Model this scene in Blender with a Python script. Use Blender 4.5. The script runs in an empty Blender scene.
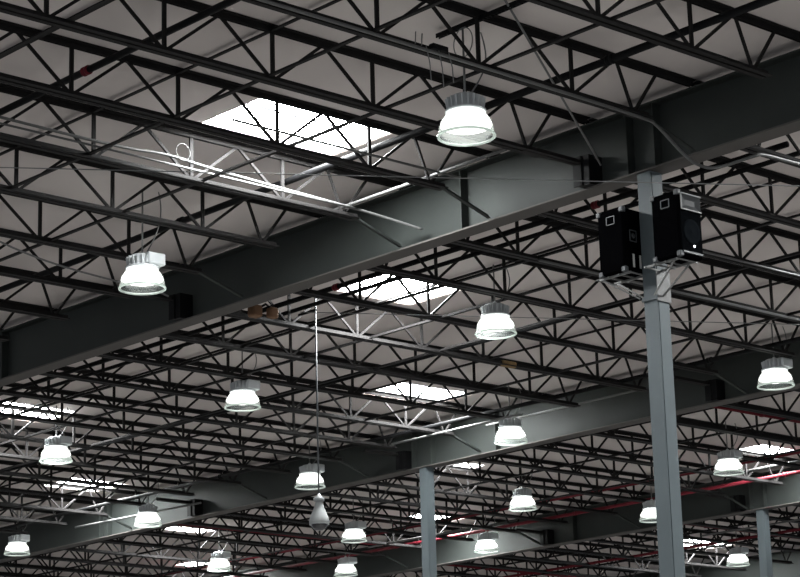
import bpy, math, random
from mathutils import Vector, Matrix

random.seed(7)
COL = bpy.context.scene.collection
SC = bpy.context.scene
# The building is laid out in units of the height from the camera to the girders' undersides:
# j runs along the joists (away to the right), g along the girders (away to the left), z up from the camera.
S = 7.25
CAM_H = 1.65


def W(j, g, z):
    return Vector((S * j, S * g, S * z + CAM_H))


# ------------------------------------------------------------------ camera, world, exposure
cam_d = bpy.data.cameras.new('camera')
cam_d.sensor_width = 36.0
cam_d.lens = 2243.36 / 800 * 36.0
cam_d.clip_start = 0.1
cam_d.clip_end = 500
cam = bpy.data.objects.new('camera', cam_d)
COL.objects.link(cam)
AZ, PITCH, ROLL = math.radians(132.626), math.radians(14.746), math.radians(-1.601)
# heading measured from the joist direction, then pitch up and a slight roll
_fw = Vector((0, math.cos(PITCH), math.sin(PITCH)))
_rt = Vector((1, 0, 0))
_up = _rt.cross(_fw)
_r2 = math.cos(ROLL) * _rt + math.sin(ROLL) * _up
_u2 = -math.sin(ROLL) * _rt + math.cos(ROLL) * _up
_jd = Vector((math.sin(AZ), -math.cos(AZ), 0))
_gd = Vector((math.cos(AZ), math.sin(AZ), 0))


def _to(v):
    return Vector((v.dot(_jd), v.dot(_gd), v.z))


_R = Matrix((_to(_r2), _to(_u2), -_to(_fw))).transposed()
cam.matrix_world = Matrix.Translation((0, 0, CAM_H)) @ _R.to_4x4()
SC.camera = cam

world = bpy.data.worlds.new('world')
SC.world = world
world.use_nodes = True
bg = world.node_tree.nodes['Background']
bg.inputs[0].default_value = (0.86, 0.93, 1.0, 1)
bg.inputs[1].default_value = 0.36

SKYLIGHT_GLOW = 55.0
LAMP_GLOW = 2.0

vs = SC.view_settings
vs.view_transform = 'Standard'
vs.look = 'None'
vs.gamma = 1.0
vs.use_curve_mapping = False
vs.exposure = 1.3


# ------------------------------------------------------------------ materials
def mat(name, color, rough=0.6, metal=0.0, var=0.0, scale=3.0, bump=0.0, spec=0.4):
    m = bpy.data.materials.new(name)
    m.use_nodes = True
    nt = m.node_tree
    b = nt.nodes['Principled BSDF']
    b.inputs['Roughness'].default_value = rough
    b.inputs['Metallic'].default_value = metal
    b.inputs['Specular IOR Level'].default_value = spec
    tc = nt.nodes.new('ShaderNodeTexCoord')
    nz = nt.nodes.new('ShaderNodeTexNoise')
    nz.inputs['Scale'].default_value = scale
    nz.inputs['Detail'].default_value = 5
    nt.links.new(tc.outputs['Object'], nz.inputs['Vector'])
    mx = nt.nodes.new('ShaderNodeMix')
    mx.data_type = 'RGBA'
    lo = tuple(c * (1 - var) for c in color) + (1,)
    hi = tuple(min(1, c * (1 + var)) for c in color) + (1,)
    mx.inputs[6].default_value = lo
    mx.inputs[7].default_value = hi
    nt.links.new(nz.outputs['Fac'], mx.inputs[0])
    nt.links.new(mx.outputs[2], b.inputs['Base Color'])
    if bump:
        bp = nt.nodes.new('ShaderNodeBump')
        bp.inputs['Strength'].default_value = bump
        bp.inputs['Distance'].default_value = 0.02
        nt.links.new(nz.outputs['Fac'], bp.inputs['Height'])
        nt.links.new(bp.outputs['Normal'], b.inputs['Normal'])
    return m


def glow(name, color, strength):
    m = bpy.data.materials.new(name)
    m.use_nodes = True
    nt = m.node_tree
    nt.nodes.remove(nt.nodes['Principled BSDF'])
    e = nt.nodes.new('ShaderNodeEmission')
    e.inputs[0].default_value = color + (1,)
    e.inputs[1].default_value = strength
    nt.links.new(e.outputs[0], nt.nodes['Material Output'].inputs[0])
    return m


def clear_mat(name, tint, frac, rough):
    """clear prismatic acrylic: mostly see-through, partly scattering"""
    m = bpy.data.materials.new(name)
    m.use_nodes = True
    nt = m.node_tree
    nt.nodes.remove(nt.nodes['Principled BSDF'])
    t = nt.nodes.new('ShaderNodeBsdfTransparent')
    t.inputs[0].default_value = tint + (1,)
    d = nt.nodes.new('ShaderNodeBsdfTranslucent')
    d.inputs[0].default_value = (0.85, 0.9, 0.87, 1)
    gl = nt.nodes.new('ShaderNodeBsdfGlossy')
    gl.inputs['Roughness'].default_value = rough
    gl.inputs[0].default_value = (0.8, 0.85, 0.82, 1)
    m1 = nt.nodes.new('ShaderNodeMixShader')
    m1.inputs[0].default_value = 0.35
    nt.links.new(d.outputs[0], m1.inputs[1])
    nt.links.new(gl.outputs[0], m1.inputs[2])
    m2 = nt.nodes.new('ShaderNodeMixShader')
    m2.inputs[0].default_value = frac
    nt.links.new(t.outputs[0], m2.inputs[1])
    nt.links.new(m1.outputs[0], m2.inputs[2])
    nt.links.new(m2.outputs[0], nt.nodes['Material Output'].inputs[0])
    return m


M = {
    'deck': mat('roof_lining', (0.66, 0.605, 0.585), 0.9, 0, 0.08, 0.7, 0.25, 0.1),
    'floor': mat('concrete', (0.25, 0.24, 0.231), 0.8, 0, 0.12, 0.6),
    'joist': mat('dark_joist_paint', (0.0185, 0.0175, 0.0175), 0.6, 0, 0.25, 4, 0, 0.06),
    'girder': mat('green_grey_primer', (0.027, 0.031, 0.029), 0.6, 0, 0.3, 0.9, 0, 0.2),
    'flange': mat('brown_grey_floor_lit', (0.085, 0.078, 0.073), 0.7, 0, 0.15, 1.5, 0, 0.2),  # brownish flange colour, lightened in place of light bounced up from the floor
    'column': mat('blue_grey_paint', (0.088, 0.106, 0.114), 0.55, 0, 0.06, 2, 0, 0.3),
    'groove': mat('dark_seam', (0.02, 0.022, 0.024), 0.8),
    'galv': mat('galvanised_steel', (0.11, 0.11, 0.108), 0.45, 0.1, 0.12, 6),
    'pipe': mat('dark_pipe_paint', (0.006, 0.006, 0.0065), 0.6, 0, 0.15, 5, 0, 0.08),
    'rod': mat('zinc_rod', (0.16, 0.16, 0.155), 0.5, 0, 0.1, 8),
    'red': mat('red_sprinkler_paint', (0.13, 0.010, 0.018), 0.55, 0, 0.15, 3, 0, 0.2),
    'cable': mat('grey_cable', (0.16, 0.16, 0.16), 0.6),
    'housing': mat('cast_aluminium', (0.50, 0.52, 0.53), 0.55, 0.0, 0.08, 12),
    'ballast': mat('pale_grey_casing', (0.45, 0.47, 0.48), 0.5, 0.0, 0.05, 10),
    'rim': clear_mat('clear_rim', (0.9, 0.95, 0.92), 0.92, 0.2),
    'bell': clear_mat('prismatic_acrylic', (0.82, 0.87, 0.84), 0.32, 0.12),
    'lamp': glow('lamp_glow', (1.0, 1.0, 0.97), LAMP_GLOW),
    'sky': glow('daylight_pane', (0.97, 1.0, 1.0), SKYLIGHT_GLOW),
    'curb': mat('white_curb', (0.7, 0.69, 0.67), 0.7, 0, 0.05, 3),
    'black': mat('black_cabinet_vinyl', (0.002, 0.002, 0.0024), 0.85, 0, 0.2, 40, 0, 0.0),
    'grille': mat('charcoal_grille', (0.0030, 0.0034, 0.0040), 0.9, 0, 0.3, 120, 0, 0.0),
    'cone': mat('grey_cone', (0.007, 0.0085, 0.010), 0.8, 0, 0, 3, 0, 0.0),
    'corner': mat('grey_plastic', (0.06, 0.065, 0.07), 0.5),
    'horn': mat('grey_horn', (0.040, 0.042, 0.044), 0.5, 0, 0, 3, 0, 0.1),
    'white': mat('white_paint', (0.75, 0.75, 0.72), 0.5),
    'led': glow('indicator_light', (0.9, 0.95, 1.0), 3.0),
    'brown': mat('brown_rusty_steel', (0.16, 0.085, 0.045), 0.8, 0, 0.35, 6, 0.3),
    'tan': mat('tan_rust', (0.22, 0.14, 0.06), 0.8, 0, 0.3, 8, 0.3),
    'camwhite': mat('camera_shell', (0.25, 0.26, 0.26), 0.4, 0, 0.05, 5),
    'smoke': mat('smoked_dome', (0.02, 0.02, 0.025), 0.1, 0, 0, 1, 0, 0.8),
    'blackmetal': mat('black_steel', (0.005, 0.005, 0.0055), 0.6, 0, 0.2, 4, 0, 0.1),
}


# ------------------------------------------------------------------ mesh builder
class MB:
    def __init__(self):
        self.v, self.f, self.sm = [], [], []

    def _add(self, vs, fs, smooth=False):
        o = len(self.v)
        self.v += [tuple(p) for p in vs]
        self.f += [tuple(i + o for i in q) for q in fs]
        self.sm += [smooth] * len(fs)
        return self

    def box(self, lo, hi):
        x0, y0, z0 = lo
        x1, y1, z1 = hi
        vs = [(x0, y0, z0), (x1, y0, z0), (x1, y1, z0), (x0, y1, z0), (x0, y0, z1), (x1, y0, z1), (x1, y1, z1), (x0, y1, z1)]
        return self._add(vs, [(0, 3, 2, 1), (4, 5, 6, 7), (0, 1, 5, 4), (1, 2, 6, 5), (2, 3, 7, 6), (3, 0, 4, 7)])

    def bevel_box(self, lo, hi, b):
        """box with chamfered vertical and horizontal edges"""
        x0, y0, z0 = lo
        x1, y1, z1 = hi
        rings = []
        for z, c in ((z0, b), (z0 + b, 0), (z1 - b, 0), (z1, b)):
            e = b
            rings.append([(x0 + e, y0 + c, z), (x1 - e, y0 + c, z), (x1 - c, y0 + e, z), (x1 - c, y1 - e, z),
                          (x1 - e, y1 - c, z), (x0 + e, y1 - c, z), (x0 + c, y1 - e, z), (x0 + c, y0 + e, z)])
        vs = [p for r in rings for p in r]
        fs = []
        for k in range(3):
            for i in range(8):
                a, c = k * 8 + i, k * 8 + (i + 1) % 8
                fs.append((a, c, c + 8, a + 8))
        fs.append(tuple(range(7, -1, -1)))
        fs.append(tuple(range(24, 32)))
        return self._add(vs, fs)

    def bar(self, a, b, w, h=None, up=Vector((0, 0, 1))):
        """rectangular bar from a to b"""
        h = h or w
        a, b = Vector(a), Vector(b)
        d = (b - a).normalized()
        s = d.cross(up)
        if s.length < 1e-4:
            s = d.cross(Vector((0, 1, 0)))
        s.normalize()
        u = s.cross(d)
        vs = []
        for p in (a, b):
            for i, k in ((-1, -1), (1, -1), (1, 1), (-1, 1)):
                vs.append(p + s * (i * w / 2) + u * (k * h / 2))
        return self._add(vs, [(3, 2, 1, 0), (4, 5, 6, 7), (0, 1, 5, 4), (1, 2, 6, 5), (2, 3, 7, 6), (3, 0, 4, 7)])

    def angle(self, a, b, leg, t, up=Vector((0, 0, 1)), sx=1, sy=1):
        """L-section from a to b"""
        a, b = Vector(a), Vector(b)
        d = (b - a).normalized()
        s = d.cross(up).normalized() * sx
        u = s.cross(d).normalized()
        if u.dot(up) * sy < 0:
            u = -u
        prof = [(0, 0), (leg, 0), (leg, t), (t, t), (t, leg), (0, leg)]
        vs = [p + s * x + u * y for p in (a, b) for x, y in prof]
        fs = [(i, (i + 1) % 6, (i + 1) % 6 + 6, i + 6) for i in range(6)]
        fs += [(0, 1, 2, 3), (0, 3, 4, 5), (9, 8, 7, 6), (11, 10, 9, 6)]
        return self._add(vs, fs)

    def tube(self, pts, r, n=8, closed=False):
        pts = [Vector(p) for p in pts]
        m = len(pts)
        vs = []
        ref = None
        for i, p in enumerate(pts):
            if closed:
                d = pts[(i + 1) % m] - pts[i - 1]
            else:
                d = pts[min(i + 1, m - 1)] - pts[max(i - 1, 0)]
            d.normalize()
            if ref is None:
                ref = d.orthogonal().normalized()
            ref = (ref - d * ref.dot(d)).normalized()
            bi = d.cross(ref)
            for k in range(n):
                a = 2 * math.pi * k / n
                vs.append(p + ref * (r * math.cos(a)) + bi * (r * math.sin(a)))
        fs = []
        for i in range(m if closed else m - 1):
            i2 = (i + 1) % m
            for k in range(n):
                k2 = (k + 1) % n
                fs.append((i * n + k, i * n + k2, i2 * n + k2, i2 * n + k))
        if not closed:
            fs.append(tuple(range(n - 1, -1, -1)))
            fs.append(tuple(range((m - 1) * n, m * n)))
        return self._add(vs, fs, True)

    def lathe(self, prof, n=32, o=(0, 0, 0), axis='z', cap=True):
        vs = []
        for r, h in prof:
            for k in range(n):
                a = 2 * math.pi * k / n
                c, s = r * math.cos(a), r * math.sin(a)
                p = (c, s, h) if axis == 'z' else ((h, c, s) if axis == 'x' else (s, h, c))
                vs.append((p[0] + o[0], p[1] + o[1], p[2] + o[2]))
        m = len(prof)
        fs = []
        for i in range(m - 1):
            for k in range(n):
                k2 = (k + 1) % n
                fs.append((i * n + k, i * n + k2, (i + 1) * n + k2, (i + 1) * n + k))
        if cap:
            fs.append(tuple(range(n - 1, -1, -1)))
            fs.append(tuple(range((m - 1) * n, m * n)))
        return self._add(vs, fs, True)

    def mesh(self, name, m):
        me = bpy.data.meshes.new(name)
        me.from_pydata(self.v, [], self.f)
        for i, p in enumerate(me.polygons):
            p.use_smooth = self.sm[i]
        me.materials.append(m)
        me.update()
        return me

    def build(self, name, m, parent=None, loc=None):
        o = bpy.data.objects.new(name, self.mesh(name, m))
        COL.objects.link(o)
        if parent:
            o.parent = parent
        if loc is not None:
            o.location = loc
        return o


def tag(o, label, cat, group=None):
    o['label'] = label
    o['category'] = cat
    o['kind'] = 'thing'
    if group:
        o['group'] = group
    return o


def empty(name, loc, label, cat, group=None, rz=0.0):
    o = bpy.data.objects.new(name, None)
    o.empty_display_size = 0.2
    COL.objects.link(o)
    o.location = loc
    o.rotation_euler = (0, 0, rz)
    return tag(o, label, cat, group)


def dup(root, loc, label):
    r = root.copy()
    COL.objects.link(r)
    r.location = loc
    r['label'] = label
    for ch in list(root.children):
        c = ch.copy()
        COL.objects.link(c)
        c.parent = r
        for gch in list(ch.children):
            d = gch.copy()
            COL.objects.link(d)
            d.parent = c
    return r


ORD = ['first', 'second', 'third', 'fourth', 'fifth', 'sixth', 'seventh', 'eighth', 'ninth', 'tenth', 'eleventh', 'twelfth',
       'thirteenth', 'fourteenth', 'fifteenth', 'sixteenth', 'seventeenth', 'eighteenth', 'nineteenth', 'twentieth']

# ------------------------------------------------------------------ setting: floor, roof deck with skylight openings
G = [1.01, 2.42, 3.815, 5.09, 6.45]          # girder lines
Z_DECK = 1.1165
SKY = [  # centre j, g, length j, width g, label
    (2.098, 2.508, 0.262, 0.158, 'large bright skylight between the two nearest hanging lamps, closest to the viewer'),
    (2.868, 3.135, 0.225, 0.150, 'bright skylight just below the nearest girder at the middle of the roof'),
    (3.572, 3.825, 0.225, 0.150, 'bright skylight right above the middle column, in front of the second girder'),
    (2.925, 4.540, 0.215, 0.165, 'bright skylight cut off by the left edge of the photo'),
    (3.630, 5.305, 0.190, 0.160, 'bright skylight at lower left above the pair of lit chords, before the second girder'),
    (4.390, 5.795, 0.165, 0.130, 'small bright skylight just behind the second girder at lower left'),
    (4.935, 6.440, 0.175, 0.150, 'lowest bright skylight at lower left, behind the low lamp'),
    (4.310, 4.475, 0.150, 0.100, 'small bright skylight right beside the top of the middle column'),
    (4.905, 5.170, 0.195, 0.130, 'bright skylight right of the middle column, low above the third girder'),
    (4.890, 3.825, 0.190, 0.110, 'bright skylight at the right edge above the red pipes'),
    (6.120, 5.110, 0.250, 0.160, 'low bright skylight between the near column and the far right column'),
    (2.098, 1.090, 0.262, 0.158, 'unseen skylight in the nearest bay, beyond the right edge of the photo'),  # last three unseen, continuing the rows; added to light the column's right face
    (2.868, 1.690, 0.225, 0.150, 'unseen skylight behind the nearest girder, beyond the right edge of the photo'),
    (3.572, 2.350, 0.225, 0.150, 'unseen skylight before the middle girder, beyond the right edge of the photo'),
]


def deck_mesh():
    js = sorted({-1.5, 11.0} | {round(s[0] + k * s[2] / 2, 5) for s in SKY for k in (-1, 1)})
    gs = sorted({-4.0, 13.0} | {round(s[1] + k * s[3] / 2, 5) for s in SKY for k in (-1, 1)})
    b = MB()
    nj, ng = len(js), len(gs)
    vs, fs = [], []
    for zz in (0.0, 0.02):
        for j in js:
            for g in gs:
                p = W(j, g, Z_DECK)
                vs.append((p.x, p.y, p.z + zz))
    off = nj * ng

    def hole(i, k):
        if not (0 <= i < nj - 1 and 0 <= k < ng - 1):
            return True
        cj, cg = (js[i] + js[i + 1]) / 2, (gs[k] + gs[k + 1]) / 2
        return any(abs(cj - s[0]) < s[2] / 2 and abs(cg - s[1]) < s[3] / 2 for s in SKY)
    ix = lambda i, k: i * ng + k
    for i in range(nj - 1):
        for k in range(ng - 1):
            if hole(i, k):
                continue
            a, c, d, e = ix(i, k), ix(i + 1, k), ix(i + 1, k + 1), ix(i, k + 1)
            fs.append((e, d, c, a))
            fs.append((a + off, c + off, d + off, e + off))
    return b._add(vs, fs)


o = deck_mesh().build('ceiling', M['deck'])
o['kind'] = 'structure'
o = MB().box((-11, -29, -0.2), (80, 94, 0)).build('floor', M['floor'])
o['kind'] = 'structure'

# ------------------------------------------------------------------ girders
Z_GB, Z_GT = 0.998, 1.101
GRANGE = [(-0.6, 6.2), (-0.6, 6.2), (0.2, 9.0), (0.8, 10.5), (1.5, 12.0)]
STIFF = [[], [2.052, 2.105, 2.462, 3.81], [3.80, 4.03, 4.10, 5.43, 5.47], [4.00, 4.05, 4.75], [4.4]]
GLAB = ['', 'deep grey green girder crossing the whole photo, carried by the near column',
        'grey green girder in the middle distance, carried by the middle column',
        'grey green girder far back, carried by the far right column',
        'farthest dark girder at the lower right corner']
for i in (1, 2, 3, 4):
    g0, g1 = GRANGE[i]
    t = empty('roof_girder', W(G[i], 0, Z_GB), GLAB[i], 'girder', 'roof girders')
    H = S * (Z_GT - Z_GB)
    y0, y1 = S * g0, S * g1
    MB().box((-0.007, y0, 0.02), (0.007, y1, H - 0.02)).build('web', M['girder'], t)
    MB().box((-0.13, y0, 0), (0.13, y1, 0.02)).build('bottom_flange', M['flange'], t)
    MB().box((-0.13, y0, H - 0.02), (0.13, y1, H)).build('top_flange', M['girder'], t)
    for gs in STIFF[i]:
        for s in (-1, 1):
            MB().box((min(s * 0.007, s * 0.125), S * gs - 0.008, 0.02), (max(s * 0.007, s * 0.125), S * gs + 0.008, H - 0.02)).build('stiffener', M['girder'], t)

# ------------------------------------------------------------------ columns
CPOS = [(G[1], 2.078), (G[2], 4.065), (G[3], 4.02)]
CLAB = ['tall blue grey steel column at right with two black loudspeakers near its top',
        'blue grey steel column in the middle under the second girder',
        'blue grey steel column at far right under the third girder']
for (j, g), lab in zip(CPOS, CLAB):
    h = S * Z_GB + CAM_H
    t = empty('steel_column', Vector((S * j, S * g, 0)), lab, 'column', 'steel columns')
    w = 0.092
    # four-plate box column: the front plate stands proud of the side plates with a dark seam
    MB().box((-w + 0.012, -w + 0.014, 0.03), (w, w - 0.014, h - 0.025)).build('shaft', M['column'], t)
    MB().box((-w - 0.004, -w, 0.03), (-w + 0.006, w, h - 0.025)).build('face_plate', M['column'], t)
    MB().box((-w + 0.018, -w - 0.002, 0.03), (w - 0.002, -w + 0.013, h - 0.025)).build('side_plate', M['column'], t)
    MB().box((-w - 0.004, -w, h - 0.025), (w, w, h)).build('cap_plate', M['column'], t)
    b = MB().box((-0.2, -0.2, 0), (0.2, 0.2, 0.03))
    b.build('base_plate', M['column'], t)

# ------------------------------------------------------------------ bar joists
Z_BOT, Z_TOP = 1.0365, Z_DECK - 0.0005
PANEL = {0: (2.161, 0.1800), 1: (3.560, 0.1745), 2: (4.83, 0.155), 3: (6.19, 0.164)}
KR = {0: (-1, 8), 1: (0, 19), 2: (5, 24), 3: (9, 23)}
BAYTXT = ['in front of the nearest girder', 'between the nearest and middle girders', 'between the middle and third girders', 'behind the third girder']
BRACED = {(0, 2), (0, 3), (0, 5), (0, 9), (0, 0), (1, 5), (1, 9), (1, 11), (1, 13), (1, 16), (2, 12), (2, 14), (2, 10), (2, 17)}


def gk(k):
    return {-1: 1.770, 0: 1.986, 1: 2.197}.get(k, 1.993 + 0.2075 * k)


def make_joist(bay):
    ja, jb = G[bay], G[bay + 1]
    last, p = PANEL[bay]
    L = S * (jb - ja)
    H = S * (Z_TOP - Z_BOT)
    loc = W(ja, 0, Z_BOT)
    t = empty('roof_joist', loc, 'x', 'joist', 'bar joists ' + BAYTXT[bay])
    pts = []
    b = last
    while b > ja + 0.2:
        pts.append(S * (b - ja))
        b -= p
    pts = pts[::-1]
    P = S * p
    e0, e1 = pts[0] - 0.124 * S, pts[-1] + 0.124 * S
    leg, tk, gap = 0.062, 0.009, 0.013
    # top chord: two angles, flanges up
    x0, x1 = 0.02, L - 0.02
    b = MB()
    for s in (-1, 1):
        ya, yb = sorted((s * gap, s * (gap + leg)))
        b.box((x0, ya, H - tk), (x1, yb, H))
        ya, yb = sorted((s * gap, s * (gap + tk)))
        b.box((x0, ya, H - leg), (x1, yb, H - tk))
    b.build('top_chord', M['joist'], t)
    b = MB()
    for s in (-1, 1):
        ya, yb = sorted((s * gap, s * (gap + leg)))
        b.box((e0 - 0.22, ya, 0), (e1 + 0.22, yb, tk))
        ya, yb = sorted((s * gap, s * (gap + tk)))
        b.box((e0 - 0.22, ya, tk), (e1 + 0.22, yb, leg))
    b.build('bottom_chord', M['joist'], t)
    zb, zt = 0.035, H - 0.035
    vm = MB().box((-0.021, -0.012, zb), (0.021, 0.012, zt)).mesh('vertical_web', M['joist'])
    dm = {}
    for s in (-1, 1):
        dm[s] = MB().bar((s * 0.02, 0, zb), (s * P / 2, 0, zt), 0.024, 0.031).mesh('diagonal_web', M['joist'])

    def put(name, me, x):
        o = bpy.data.objects.new(name, me)
        COL.objects.link(o)
        o.parent = t
        o.location = (x, 0, 0)
    for x in pts:
        put('vertical_web', vm, x)
        put('diagonal_web', dm[-1], x)
        put('diagonal_web', dm[1], x)
    for xe, s, xp in ((e0, -1, pts[0]), (e1, 1, pts[-1])):
        MB().bar((xe, 0, zb), (xp + s * (P / 2 + 0.03), 0, zt), 0.024, 0.031).build('diagonal_web', M['joist'], t)
        MB().bar((xe + s * 0.02, 0, zb), (xp + s * 0.180 * S, 0, zt), 0.024, 0.031).build('diagonal_web', M['joist'], t)
    return t, loc


for bay in range(4):
    t, loc = make_joist(bay)
    k0, k1 = KR[bay]
    for k in range(k0, k1 + 1):
        lab = 'dark steel bar joist %s, %s from the right' % (BAYTXT[bay], ORD[k - k0])
        l2 = Vector((loc.x, S * gk(k), loc.z))
        if k == k0:
            r = t
            r.location = l2
            r['label'] = lab
        else:
            r = dup(t, l2, lab)
        if (bay, k) in BRACED:
            L = S * (G[bay + 1] - G[bay])
            a = Vector((L - 0.118 * S, 0.012, 0.02))
            c = Vector((L - 0.128, -0.045, S * (Z_GB - Z_BOT) + 0.035))
            fb = MB().angle(a, c, 0.05, 0.007).build('flange_brace', M['girder'], r)
            fb['label'] = 'grey angle brace down to the girder flange'

# ------------------------------------------------------------------ stabilizer plates on the girder webs
for i, g, lab in ((1, 2.192, 'black bracket on the nearest girder, left of the near column'),
                  (1, 3.213, 'black bracket on the nearest girder, right of the second nearest lamp'),
                  (2, 5.01, 'black bracket on the middle girder at lower left'),
                  (2, 4.135, 'black bracket on the middle girder beside the middle column'),
                  (2, 3.115, 'black bracket on the middle girder right of the near column'),
                  (3, 4.87, 'black bracket on the third girder, right of a low hanging lamp'),
                  (3, 4.10, 'black bracket on the third girder beside the far right column')):
    t = empty('joist_bracket', W(G[i], g, Z_GB), lab, 'bracket', 'black joist brackets on girder webs')
    MB().box((-0.22, -0.16, 0.022), (-0.008, 0.012, 0.36)).build('gusset_plate', M['blackmetal'], t)
    MB().box((-0.24, -0.06, 0.022), (-0.22, 0.06, 0.36)).build('end_plate', M['blackmetal'], t)
    b = MB()
    for s in (-1, 1):
        b.box((-1.05, s * 0.032 - 0.025, 0.275), (-0.24, s * 0.032 + 0.025, 0.284))
        b.box((-1.05, s * 0.011 - 0.004, 0.284), (-0.24, s * 0.011 + 0.004, 0.335))
    b.build('chord_extension', M['joist'], t)
    b = MB()
    for z in (0.1, 0.25):
        b.lathe([(0.016, 0), (0.016, 0.03)], 6, (-0.12, -0.042, z), 'y')
    b.build('bolt', M['galv'], t)

# ------------------------------------------------------------------ bridging bars, pipes, conduits along the girders
def gline(name, j, z, g0, g1, r, m, label, cat, group=None, square=False):
    a, b = W(j, g0, z), W(j, g1, z)
    if square:
        o = MB().angle(a, b, 2 * r, 0.005, sx=-1).build(name, M[m])
    else:
        o = MB().tube([a, b], r, 10).build(name, M[m])
    return tag(o, label, cat, group)


BRIDGE = [  # j, z, g0, g1, where
    (1.470, 1.040, 1.4, 2.7, 'in the nearest bay, highest lower row'),
    (1.570, 1.108, 1.4, 2.8, 'in the nearest bay, highest upper row'),
    (1.800, 1.108, 1.5, 3.2, 'in the nearest bay, second upper row'),
    (1.792, 1.040, 1.5, 3.2, 'in the nearest bay, second lower row'),
    (2.002, 1.040, 1.5, 3.6, 'in the nearest bay, lower row closest to the girder'),
    (2.735, 1.040, 2.2, 5.6, 'behind the nearest girder, first lower row'),
    (2.895, 1.040, 2.2, 5.8, 'behind the nearest girder, second lower row'),
    (2.895, 1.108, 2.2, 5.8, 'behind the nearest girder, first upper row'),
    (3.085, 1.040, 2.2, 6.0, 'behind the nearest girder, third lower row'),
    (3.085, 1.108, 2.2, 6.0, 'behind the nearest girder, second upper row'),
    (3.430, 1.040, 2.4, 6.0, 'before the middle girder, fourth lower row'),
    (3.430, 1.108, 2.4, 6.0, 'before the middle girder, third upper row'),
    (4.270, 1.040, 3.0, 7.0, 'behind the middle girder, first lower row'),
    (4.270, 1.108, 3.0, 7.0, 'behind the middle girder, first upper row'),
    (4.620, 1.040, 3.2, 7.0, 'behind the middle girder, second lower row'),
    (5.500, 1.040, 3.9, 7.0, 'behind the third girder, first lower row'),
    (5.800, 1.040, 4.0, 7.0, 'behind the third girder, second lower row'),
]
for j, z, a, b, lab in BRIDGE:
    gline('bridging_bar', j, z, a, b, 0.022 if z < 1.1 else 0.019, 'joist', 'thin dark bridging bar ' + lab, 'bridging bar', 'bridging bars across the joists', True)


def pipe(j, z, g0, g1, r, m, label, couplings=(), group='sprinkler pipes under the roof', cm=None):
    t = empty('sprinkler_pipe', W(j, g0, z), label, 'pipe', group)
    n = S * (g1 - g0)
    MB().tube([(0, 0, 0), (0, n, 0)], r, 14).build('pipe_run', M[m], t)
    for gc in couplings:
        y = S * (gc - g0)
        MB().lathe([(r + .002, -0.05), (r * 1.35, -0.045), (r * 1.35, -0.012), (r * 1.15, -0.01), (r * 1.15, 0.01), (r * 1.35, 0.012), (r * 1.35, 0.045), (r + .002, 0.05)], 14, (0, y, 0), 'y').build('coupling', M[cm or m], t)
    return t


pipe(1.640, 1.076, 1.2, 2.9, 0.036, 'pipe', 'dark sprinkler pipe with a dark red coupling crossing the upper left corner', (2.40,), cm='red')
pipe(2.175, 1.076, 1.3, 3.7, 0.040, 'pipe', 'dark sprinkler pipe in the nearest bay, passing behind the nearest lamp', (1.925, 2.9))
pipe(2.655, 1.072, 2.0, 5.2, 0.036, 'pipe', 'dark sprinkler pipe right behind the nearest girder, upper of two', (3.06, 2.4), cm='red')
pipe(2.70, 1.070, 2.0, 5.2, 0.030, 'pipe', 'dark sprinkler pipe behind the nearest girder, lower of two', (2.9,))
pipe(3.165, 1.065, 2.2, 5.0, 0.032, 'pipe', 'dark sprinkler pipe in the second bay, passing left of the near column', (3.3,))
pipe(3.655, 1.055, 2.4, 6.2, 0.036, 'pipe', 'dark sprinkler pipe just in front of the middle girder', (3.0, 4.7))
pipe(4.925, 1.052, 3.0, 7.4, 0.036, 'red', 'bright red sprinkler pipe along the front of the third girder', (3.8, 4.6, 5.4))
pipe(4.700, 1.055, 3.0, 7.4, 0.024, 'red', 'thinner red sprinkler pipe before the third girder', (4.0, 5.0))
pipe(5.75, 1.045, 4.2, 7.4, 0.034, 'red', 'farthest red sprinkler pipe, behind the third girder', (4.9, 5.6))
# red branch lines that run along the joists
for j0, j1, g, z, lab in ((4.02, 4.62, 3.30, 1.050, 'dark red branch pipe at the right edge behind the middle girder'),
                          (5.2, 5.9, 4.50, 1.040, 'bright red branch pipe between the near and far right columns'),
                          (4.0, 4.9, 5.44, 1.060, 'dark red branch pipe low at left of the middle column'),
                          (5.2, 6.3, 5.60, 1.045, 'dark red branch pipe behind the third girder near the bottom edge')):
    t = empty('branch_pipe', W(j0, g, z), lab, 'pipe', 'red branch pipes along the joists')
    n = S * (j1 - j0)
    MB().tube([(0, 0, 0), (n, 0, 0)], 0.028, 10).build('pipe_run', M['red'], t)
    for x in (0.3 * n, 0.75 * n):
        MB().lathe([(0.03, -0.04), (0.04, -0.035), (0.04, 0.035), (0.03, 0.04)], 10, (x, 0, 0), 'x').build('coupling', M['red'], t)


def run(name, pts, r, m, label, cat, group=None, smooth=0):
    P = [W(*p) for p in pts]
    for _ in range(smooth):
        Q = [P[0]]
        for a, b in zip(P[:-1], P[1:]):
            Q += [a * .75 + b * .25, a * .25 + b * .75]
        Q.append(P[-1])
        P = Q
    return tag(MB().tube(P, r, 8).build(name, M[m]), label, cat, group)


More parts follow.
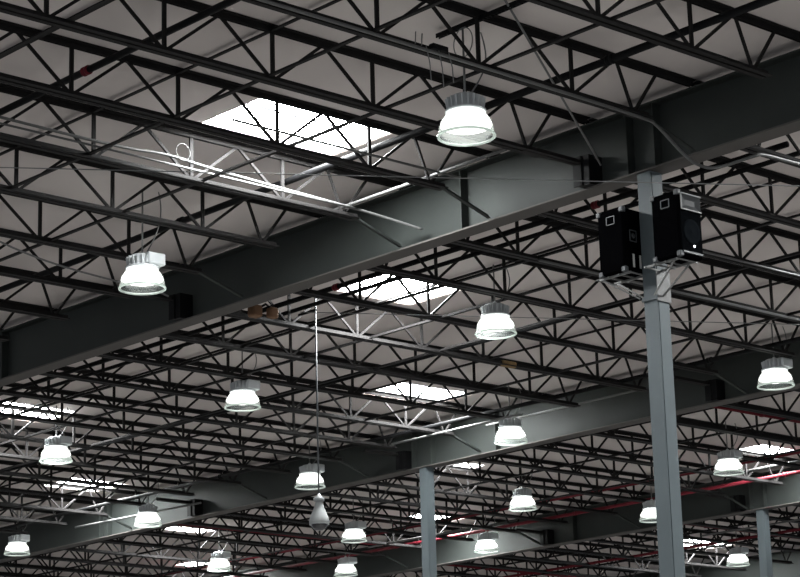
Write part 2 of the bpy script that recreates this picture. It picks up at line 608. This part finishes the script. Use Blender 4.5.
CG = 'electrical conduits along the joists'
run('conduit', [(1.45, 1.972, 1.033), (1.9, 1.972, 1.033), (2.31, 1.978, 1.033), (2.335, 1.985, 1.031), (2.385, 1.975, 0.988), (2.392, 1.955, 0.972), (2.40, 1.935, 0.966), (2.44, 1.90, 0.983), (2.455, 1.896, 0.990), (2.57, 1.915, 1.0), (3.05, 1.915, 1.03)],
    0.017, 'galv', 'long grey conduit passing the nearest lamp and bending down across the nearest girder', 'conduit', CG, 2)
run('conduit', [(1.60, 2.598, 1.062), (1.84, 2.598, 1.058), (1.92, 2.594, 1.064), (2.0, 2.594, 1.056), (2.33, 2.597, 1.047), (2.40, 2.55, 1.02)],
    0.017, 'galv', 'pale conduit lying along the joist under the nearest skylight', 'conduit', CG, 2)
run('conduit', [(1.62, 2.590, 1.049), (2.31, 2.590, 1.045)],
    0.013, 'galv', 'second thinner conduit under the nearest skylight, just below the first', 'conduit', CG)
run('conduit', [(1.88, 2.386, 1.053), (2.33, 2.386, 1.053)],
    0.015, 'galv', 'pale conduit along the joist above the nearest skylight', 'conduit', CG)
run('conduit', [(2.285, 2.24, 1.052), (2.285, 2.66, 1.052)],
    0.020, 'galv', 'short pale conduit parallel to the nearest girder, left below the nearest lamp', 'conduit', CG)
run('conduit', [(2.72, 2.596, 1.031), (3.55, 2.596, 1.031)],
    0.018, 'galv', 'shiny conduit along a joist right of the near column', 'conduit', CG)
run('conduit', [(2.70, 2.386, 1.031), (3.3, 2.386, 1.031)],
    0.014, 'galv', 'dull conduit along the joist level with the right loudspeaker', 'conduit', CG)
run('conduit', [(3.64, 3.55, 1.03), (3.64, 4.0, 1.03)],
    0.020, 'galv', 'pale bar crossing before the middle girder under the middle skylight', 'conduit', CG)
run('conduit', [(3.72, 3.25, 1.045), (3.72, 3.75, 1.045)],
    0.018, 'galv', 'pale bar in front of the middle girder behind the lamp right of centre', 'conduit', CG)
run('conduit', [(3.74, 4.9, 1.02), (3.70, 5.45, 1.02)],
    0.022, 'galv', 'pale bar in front of the middle girder at lower left', 'conduit', CG)
run('conduit', [(4.85, 3.6, 1.065), (4.85, 3.95, 1.065)],
    0.030, 'galv', 'pale bar above the red pipe at the right edge', 'conduit', CG)
run('conduit', [(4.80, 4.95, 1.04), (4.80, 5.40, 1.04)],
    0.025, 'galv', 'pale bar below the skylight right of the middle column', 'conduit', CG)
run('conduit', [(5.45, 4.55, 1.02), (5.45, 3.95, 1.02)],
    0.022, 'galv', 'pale bar behind the third girder left of the far right column', 'conduit', CG)
run('cable', [(1.694, 2.754, 1.04), (2.375, 1.748, 0.888)], 0.006, 'cable',
    'thin straight cable stretched across the front of the nearest girder', 'cable', 'thin stretched cables')
run('cable', [(2.615, 3.119, 1.03), (3.507, 2.596, 1.03)], 0.006, 'cable',
    'thin straight cable stretched below the joists behind the near column', 'cable', 'thin stretched cables')
# sagging flex near the joist ends in the nearest bay
run('cable', [(1.77, 3.03, 1.060), (1.86, 3.05, 1.045), (2.02, 3.10, 1.030), (2.20, 3.14, 1.03), (2.33, 3.19, 1.045), (2.37, 3.20, 1.04)], 0.013, 'cable',
    'sagging grey cable passing behind the second nearest lamp', 'cable', 'loose cables', 2)
# coil of wire on the conduit by the skylight
ring = [W(1.935 + 0.013 * math.cos(a), 2.575, 1.065 + 0.013 * math.sin(a)) for a in [2 * math.pi * k / 24 for k in range(24)]]
tag(MB().tube(ring, 0.0045, 6, True).build('wire_coil', M['galv']), 'small coil of wire on the pale conduits left of the nearest skylight', 'wire coil')
# electrical clutter on the conduit left of the nearest lamp
t = empty('junction_box', W(1.895, 1.972, 1.037), 'grey junction box with dangling wires on the conduit left of the nearest lamp', 'junction box')
MB().bevel_box((-0.10, -0.035, 0), (0.10, 0.035, 0.05), 0.008).build('box_body', M['pipe'], t)
for x, dz in ((-0.16, -0.32), (0.0, -0.36), (0.13, -0.28)):
    MB().tube([(x, 0, 0.01), (x + 0.02, -0.02, dz * .5), (x + 0.05, 0, dz)], 0.006, 6).build('wire', M['cable'], t)
for x in (-0.22, -0.3):
    MB().tube([(x, 0, 0.0), (x + 0.01, 0, 0.12)], 0.006, 6).build('wire', M['cable'], t)

# ------------------------------------------------------------------ skylights
for j, g, lj, lg, lab in SKY:
    t = empty('skylight', W(j, g, Z_DECK), lab, 'skylight', 'skylights in the roof')
    a, c, h = S * lj / 2, S * lg / 2, 0.17
    b = MB()
    th = 0.02
    b.box((-a - th, -c - th, 0.02), (-a, c + th, h)).box((a, -c - th, 0.02), (a + th, c + th, h))
    b.box((-a, -c - th, 0.02), (a, -c, h)).box((-a, c, 0.02), (a, c + th, h))
    b.build('curb', M['curb'], t)
    # domed acrylic pane
    n = 8
    vs, fs = [], []
    for u in range(n + 1):
        for v in range(n + 1):
            x, y = -1 + 2 * u / n, -1 + 2 * v / n
            vs.append((x * (a + th), y * (c + th), h + 0.10 * (1 - x * x) * (1 - y * y)))
    for u in range(n):
        for v in range(n):
            q = u * (n + 1) + v
            fs.append((q, q + 1, q + n + 2, q + n + 1))
    MB()._add(vs, fs, True).build('dome_pane', M['sky'], t)
    b = MB()
    b.bar((-a, 0, h - 0.01), (a, 0, h - 0.01), 0.02)
    b.build('glazing_bar', M['pipe'], t)

# ------------------------------------------------------------------ high-bay lamps
LAMPS = [  # j, g, z of rim, rod top z, label
    (1.985, 2.018, 0.951, 1.104, 'nearest hanging high bay lamp, large glass bell at upper middle of the photo'),
    (2.101, 2.908, 0.950, 1.130, 'hanging high bay lamp at left in front of the nearest girder'),
    (2.885, 2.874, 0.978, 1.112, 'hanging lamp right of centre, just below the nearest girder'),
    (3.694, 2.859, 0.978, 1.112, 'hanging lamp at the right edge beside the near column'),
    (2.913, 3.662, 0.978, 1.112, 'hanging lamp left of centre, between the nearest and middle girders'),
    (3.672, 4.351, 0.978, 1.112, 'hanging lamp directly above the dome camera'),
    (3.670, 3.621, 0.978, 1.112, 'hanging lamp in front of the middle girder, right of the middle column'),
    (2.934, 4.406, 0.978, 1.112, 'hanging lamp at left under the skylight cut by the left edge'),
    (3.693, 5.082, 0.978, 1.112, 'hanging lamp at lower left in front of the middle girder'),
    (3.693, 5.748, 0.978, 1.112, 'hanging lamp in the lower left corner'),
    (4.396, 4.301, 0.978, 1.112, 'hanging lamp behind the middle girder, above the third girder, right of middle column'),
    (4.436, 3.602, 0.978, 1.112, 'hanging lamp right of the near column, above the red pipe'),
    (4.391, 5.004, 0.978, 1.112, 'hanging lamp just right below the dome camera'),
    (4.890, 4.949, 0.978, 1.112, 'small hanging lamp in front of the third girder, right of the middle column'),
    (4.873, 5.598, 0.978, 1.112, 'small hanging lamp touching the bottom edge, left of the middle column'),
    (5.847, 4.734, 0.978, 1.112, 'small hanging lamp between the near and far right columns near bottom'),
    (4.866, 4.241, 0.978, 1.112, 'small hanging lamp half hidden behind the near column'),
    (4.433, 5.719, 0.978, 1.112, 'small hanging lamp near the bottom edge over the lowest left skylight'),
]


def make_lamp(rod, boxed):
    t = empty('high_bay_lamp', (0, 0, 0), 'x', 'lamp', 'hanging high bay lamps')
    R = 0.272
    # refractor bell, origin at the rim
    prof = [(R, 0.0), (R * .992, 0.04), (R * .965, 0.09), (R * .92, 0.135), (R * .85, 0.17), (R * .76, 0.20), (R * .70, 0.235)]
    MB().lathe(prof, 40, cap=False).build('refractor_bell', M['bell'], t)
    MB().tube([(R * math.cos(a), R * math.sin(a), 0) for a in [2 * math.pi * k / 40 for k in range(40)]], 0.015, 8, True).build('rim', M['rim'], t)
    # glowing inner lens
    g = [(0.0, 0.060), (0.10, 0.062), (0.17, 0.074), (0.22, 0.090), (0.248, 0.102), (0.247, 0.116), (0.238, 0.140), (0.220, 0.170), (0.195, 0.198), (0.18, 0.215), (0.0, 0.22)]
    MB().lathe(g, 36, cap=False).build('glowing_lens', M['lamp'], t)
    # finned cast housing
    b = MB().lathe([(0.19, 0.235), (0.20, 0.242), (0.20, 0.262), (0.165, 0.27), (0.155, 0.385), (0.13, 0.405), (0.05, 0.42)], 32)
    for k in range(20):
        a = 2 * math.pi * k / 20
        c, s = math.cos(a), math.sin(a)
        b.bar((0.15 * c, 0.15 * s, 0.325), (0.19 * c, 0.19 * s, 0.318), 0.010, 0.11)
    b.build('housing', M['housing'], t)
    # ballast box on one side of the housing
    if boxed:
        MB().bevel_box((-0.05, -0.205, 0.268), (0.20, 0.03, 0.412), 0.014).build('ballast_box', M['ballast'], t)
    MB().lathe([(0.032, 0.41), (0.032, 0.43), (0.016, 0.45)], 16).build('rod_hub', M['housing'], t)
    MB().tube([(0, 0, 0.42), (0, 0, rod)], 0.011, 8).build('hanger_rod', M['rod'], t)
    pts = []
    for k in range(15):
        u = k / 14
        pts.append((0.10 * math.sin(u * math.pi) + 0.16 * u, -0.06 - 0.05 * math.sin(u * 2.6), 0.40 + u * (rod - 0.43)))
    MB().tube(pts, 0.008, 6).build('power_cord', M['cable'], t)
    return t


protos = {}
for i, (j, g, z, zt, lab) in enumerate(LAMPS):
    for k in range(0, 24):
        if abs(g - gk(k)) < 0.016:
            g = gk(k) + math.copysign(0.016, g - gk(k))
    boxed = i not in (0, 2, 6, 8, 10)
    key = (round(zt - z, 3), boxed)
    loc = W(j, g, z)
    if key not in protos:
        protos[key] = make_lamp(S * (zt - z), boxed)
        protos[key].location = loc
        protos[key]['label'] = lab
    else:
        dup(protos[key], loc, lab)

# slotted strut that the nearest lamp hangs from, and the brace rods beside it
t = empty('slotted_strut', W(1.985, 2.018, 1.104), 'perforated steel strut holding up the nearest lamp', 'strut')
b = MB()
y0, y1 = -1.0, 0.36
b.box((-0.022, y0, 0.0), (-0.017, y1, 0.042)).box((0.017, y0, 0.0), (0.022, y1, 0.042)).box((-0.022, y0, 0.042), (0.022, y1, 0.047))
y = y0
while y < y1 - 0.03:
    b.box((-0.017, y, 0.0), (0.017, y + 0.02, 0.004))
    y += 0.05
b.build('channel', M['pipe'], t)
run('cable', [(1.955, 1.913, 1.1125), (2.39, 2.146, 1.024)], 0.012, 'cable',
    'grey diagonal rod running down from the top edge to the bracket by the near column', 'rod')
ring = [W(1.975 + 0.0, 2.008 + 0.018 * math.cos(a), 1.078 + 0.021 * math.sin(a)) for a in [2 * math.pi * k / 28 for k in range(28)]]
tag(MB().tube(ring, 0.006, 6, True).build('wire_coil', M['cable']), 'loop of cable hanging beside the rod of the nearest lamp', 'wire coil')

# ------------------------------------------------------------------ loudspeakers on the near column
def speaker(corner, facing_right, label):
    """corner: the cabinet corner nearest the camera (min j, min g), bottom"""
    w, h = 0.365, 0.70
    t = empty('loudspeaker', corner, label, 'loudspeaker', 'loudspeakers on the near column')
    MB().bevel_box((0, 0, 0), (w, w, h), 0.018).build('cabinet', M['black'], t)
    # handle recess on the side toward the camera
    b = MB()
    y, z = 0.17, 0.54
    b.bar((-0.004, y - .055, z), (-0.004, y + .055, z), .008, .008).bar((-0.004, y - .055, z + .085), (-0.004, y + .055, z + .085), .008, .008)
    b.bar((-0.004, y - .055, z), (-0.004, y - .055, z + .085), .008, .008).bar((-0.004, y + .055, z), (-0.004, y + .055, z + .085), .008, .008)
    b.build('handle_frame', M['corner'], t)
    MB().box((-0.002, y - .05, z + .005), (0.0, y + .05, z + .08)).build('handle_recess', M['black'], t)
    for yy in (0.02, w - 0.02):
        for zz in (0.02, h - 0.02):
            MB().bevel_box((-0.006, yy - 0.03, zz - 0.03), (0.05, yy + 0.03, zz + 0.03), 0.008).build('corner_guard', M['corner'], t)
    if facing_right:
        MB().bevel_box((0.02, -0.012, 0.05), (w - 0.015, 0.004, h - 0.21), 0.006).build('grille', M['grille'], t)
        MB().lathe([(0.135, -0.014), (0.132, -0.02), (0.10, -0.016), (0.045, -0.0125), (0.0, -0.022)], 32, (w / 2, 0, 0.27), 'y', cap=False).build('woofer', M['cone'], t)
        hb = MB()
        hb._add([(0.03, -0.026, h - .2), (w - .03, -0.026, h - .2), (w - .03, -0.026, h - .04), (0.03, -0.026, h - .04),
                 (0.10, -0.004, h - .15), (w - .10, -0.004, h - .15), (w - .10, -0.004, h - .09), (0.10, -0.004, h - .09)],
                [(0, 1, 5, 4), (1, 2, 6, 5), (2, 3, 7, 6), (3, 0, 4, 7), (4, 5, 6, 7)])
        hn = hb.build('horn', M['horn'], t)
        b = MB()
        b.bar((0.025, -0.028, h - .035), (w - .025, -0.028, h - .035), 0.012, 0.012)
        b.bar((0.025, -0.028, h - .205), (w - .025, -0.028, h - .205), 0.012, 0.012)
        b.bar((0.025, -0.028, h - .035), (0.025, -0.028, h - .205), 0.012, 0.012)
        b.build('horn_frame', M['rod'], hn)
        MB().lathe([(0.011, -0.017), (0.011, -0.026)], 12, (w - 0.16, 0, 0.115), 'y').build('indicator', M['led'], t)
        MB().bar((0.03, -0.012, 0.04), (w - .03, -0.012, 0.04), 0.02, 0.02).build('grille_lip', M['corner'], t)
    else:
        b = MB()
        y = -0.004
        b.bar((.10, y, .34), (.20, y, .34), .01).bar((.10, y, .46), (.20, y, .46), .01).bar((.10, y, .34), (.10, y, .46), .01).bar((.20, y, .34), (.20, y, .46), .01)
        pl = b.build('jack_panel', M['corner'], t)
        MB().lathe([(0.03, -0.006), (0.02, -0.012), (0.02, -0.002)], 16, (.15, 0, .40), 'y').build('jack', M['corner'], pl)
        for x in (0.13, 0.235):
            MB().box((x, -0.006, 0.055), (x + .028, 0.0, 0.20)).build('vent_slot', M['white'], t)
    return t


Z_SP = 0.8475
speaker(W(2.375, 1.990, Z_SP), True, 'black loudspeaker on the right of the near column, front facing right')
speaker(W(2.375, 2.096, Z_SP), False, 'black loudspeaker on the left of the near column, back facing right')
t = empty('speaker_bracket', W(G[1], 2.078, 0.80), 'pale steel bracket under the two loudspeakers on the near column', 'bracket')
zt = S * (Z_SP - 0.80) - 0.016
for s in (-1, 1):
    b = MB()
    for x in (-0.27, -0.03):
        b.bar((x, s * 0.10, zt), (x, s * 0.56, zt), 0.022)
        b.bar((x * .55, s * 0.10, 0.05), (x, s * 0.50, zt - .01), 0.016)
    for y in (0.11, 0.25, 0.40, 0.56):
        b.bar((-0.30, s * y, zt), (0.03, s * y, zt), 0.014)
    b.build('shelf_frame', M['rod'], t)
MB().box((-0.108, -0.11, 0.0), (0.108, -0.098, 0.33)).build('mounting_plate', M['galv'], t)
MB().box((-0.112, -0.11, 0.02), (-0.098, 0.11, 0.06)).build('clamp', M['column'], t)

# ------------------------------------------------------------------ dome camera on its pole
t = empty('dome_camera', W(2.710, 3.186, 0.632), 'grey dome security camera hanging on a long thin pole', 'security camera')
hp = S * (1.100 - 0.632)
MB().bar((0, -0.02, S * (1.062 - 0.632)), (0, S * (3.238 - 3.186) - 0.013, S * (1.062 - 0.632)), 0.03, 0.03).build('support_arm', M['pipe'], t)
MB().tube([(0, 0, 0.50), (0, 0, hp)], 0.012, 8).build('pole', M['corner'], t)
MB().lathe([(0.045, 0.42), (0.075, 0.43), (0.075, 0.47), (0.03, 0.50), (0.018, 0.53)], 24).build('pole_mount', M['camwhite'], t)
MB().lathe([(0.135, 0.12), (0.14, 0.15), (0.13, 0.20), (0.10, 0.27), (0.07, 0.34), (0.05, 0.41), (0.03, 0.43)], 32).build('shell', M['camwhite'], t)
MB().lathe([(0.0, 0.02), (0.05, 0.03), (0.09, 0.06), (0.112, 0.10), (0.115, 0.13)], 28, cap=False).build('dome', M['smoke'], t)
MB().tube([(0.128 * math.cos(a), 0.128 * math.sin(a), 0.115) for a in [2 * math.pi * k / 32 for k in range(32)]], 0.012, 8, True).build('trim_ring', M['camwhite'], t)

# ------------------------------------------------------------------ brown fittings on the chords
t = empty('hanger_fitting', W(2.505, 3.105, 1.005), 'rusty brown box fitting right under the nearest girder, left of the pale chord', 'fitting')
MB().bevel_box((-0.10, -0.02, -0.02), (0.06, 0.13, 0.14), 0.02).build('box_body', M['brown'], t)
MB().bevel_box((0.13, -0.10, -0.02), (0.27, 0.02, 0.12), 0.02).build('end_box', M['brown'], t)
MB().tube([(0.02, 0.03, 0.10), (0.10, -0.02, 0.16), (0.2, -0.04, 0.10)], 0.018, 8).build('nipple', M['pipe'], t)
MB().tube([(0.0, 0.05, 0.12), (0.0, 0.05, S * (Z_DECK - 1.005) - 0.002)], 0.01, 8).build('hanger_rod', M['blackmetal'], t)
MB().lathe([(0.028, -0.02), (0.028, 0.03)], 14, (0.28, -0.05, 0.06), 'x').build('knockout', M['blackmetal'], t)
tag(MB().bevel_box((-0.16, -0.05, -0.035), (0.14, 0.05, 0.055), 0.02).build('chord_wrap', M['tan'], loc=W(3.285, 3.238, 1.0395)), 'tan wrapping on a joist chord just below the lamp right of centre', 'wrapping')
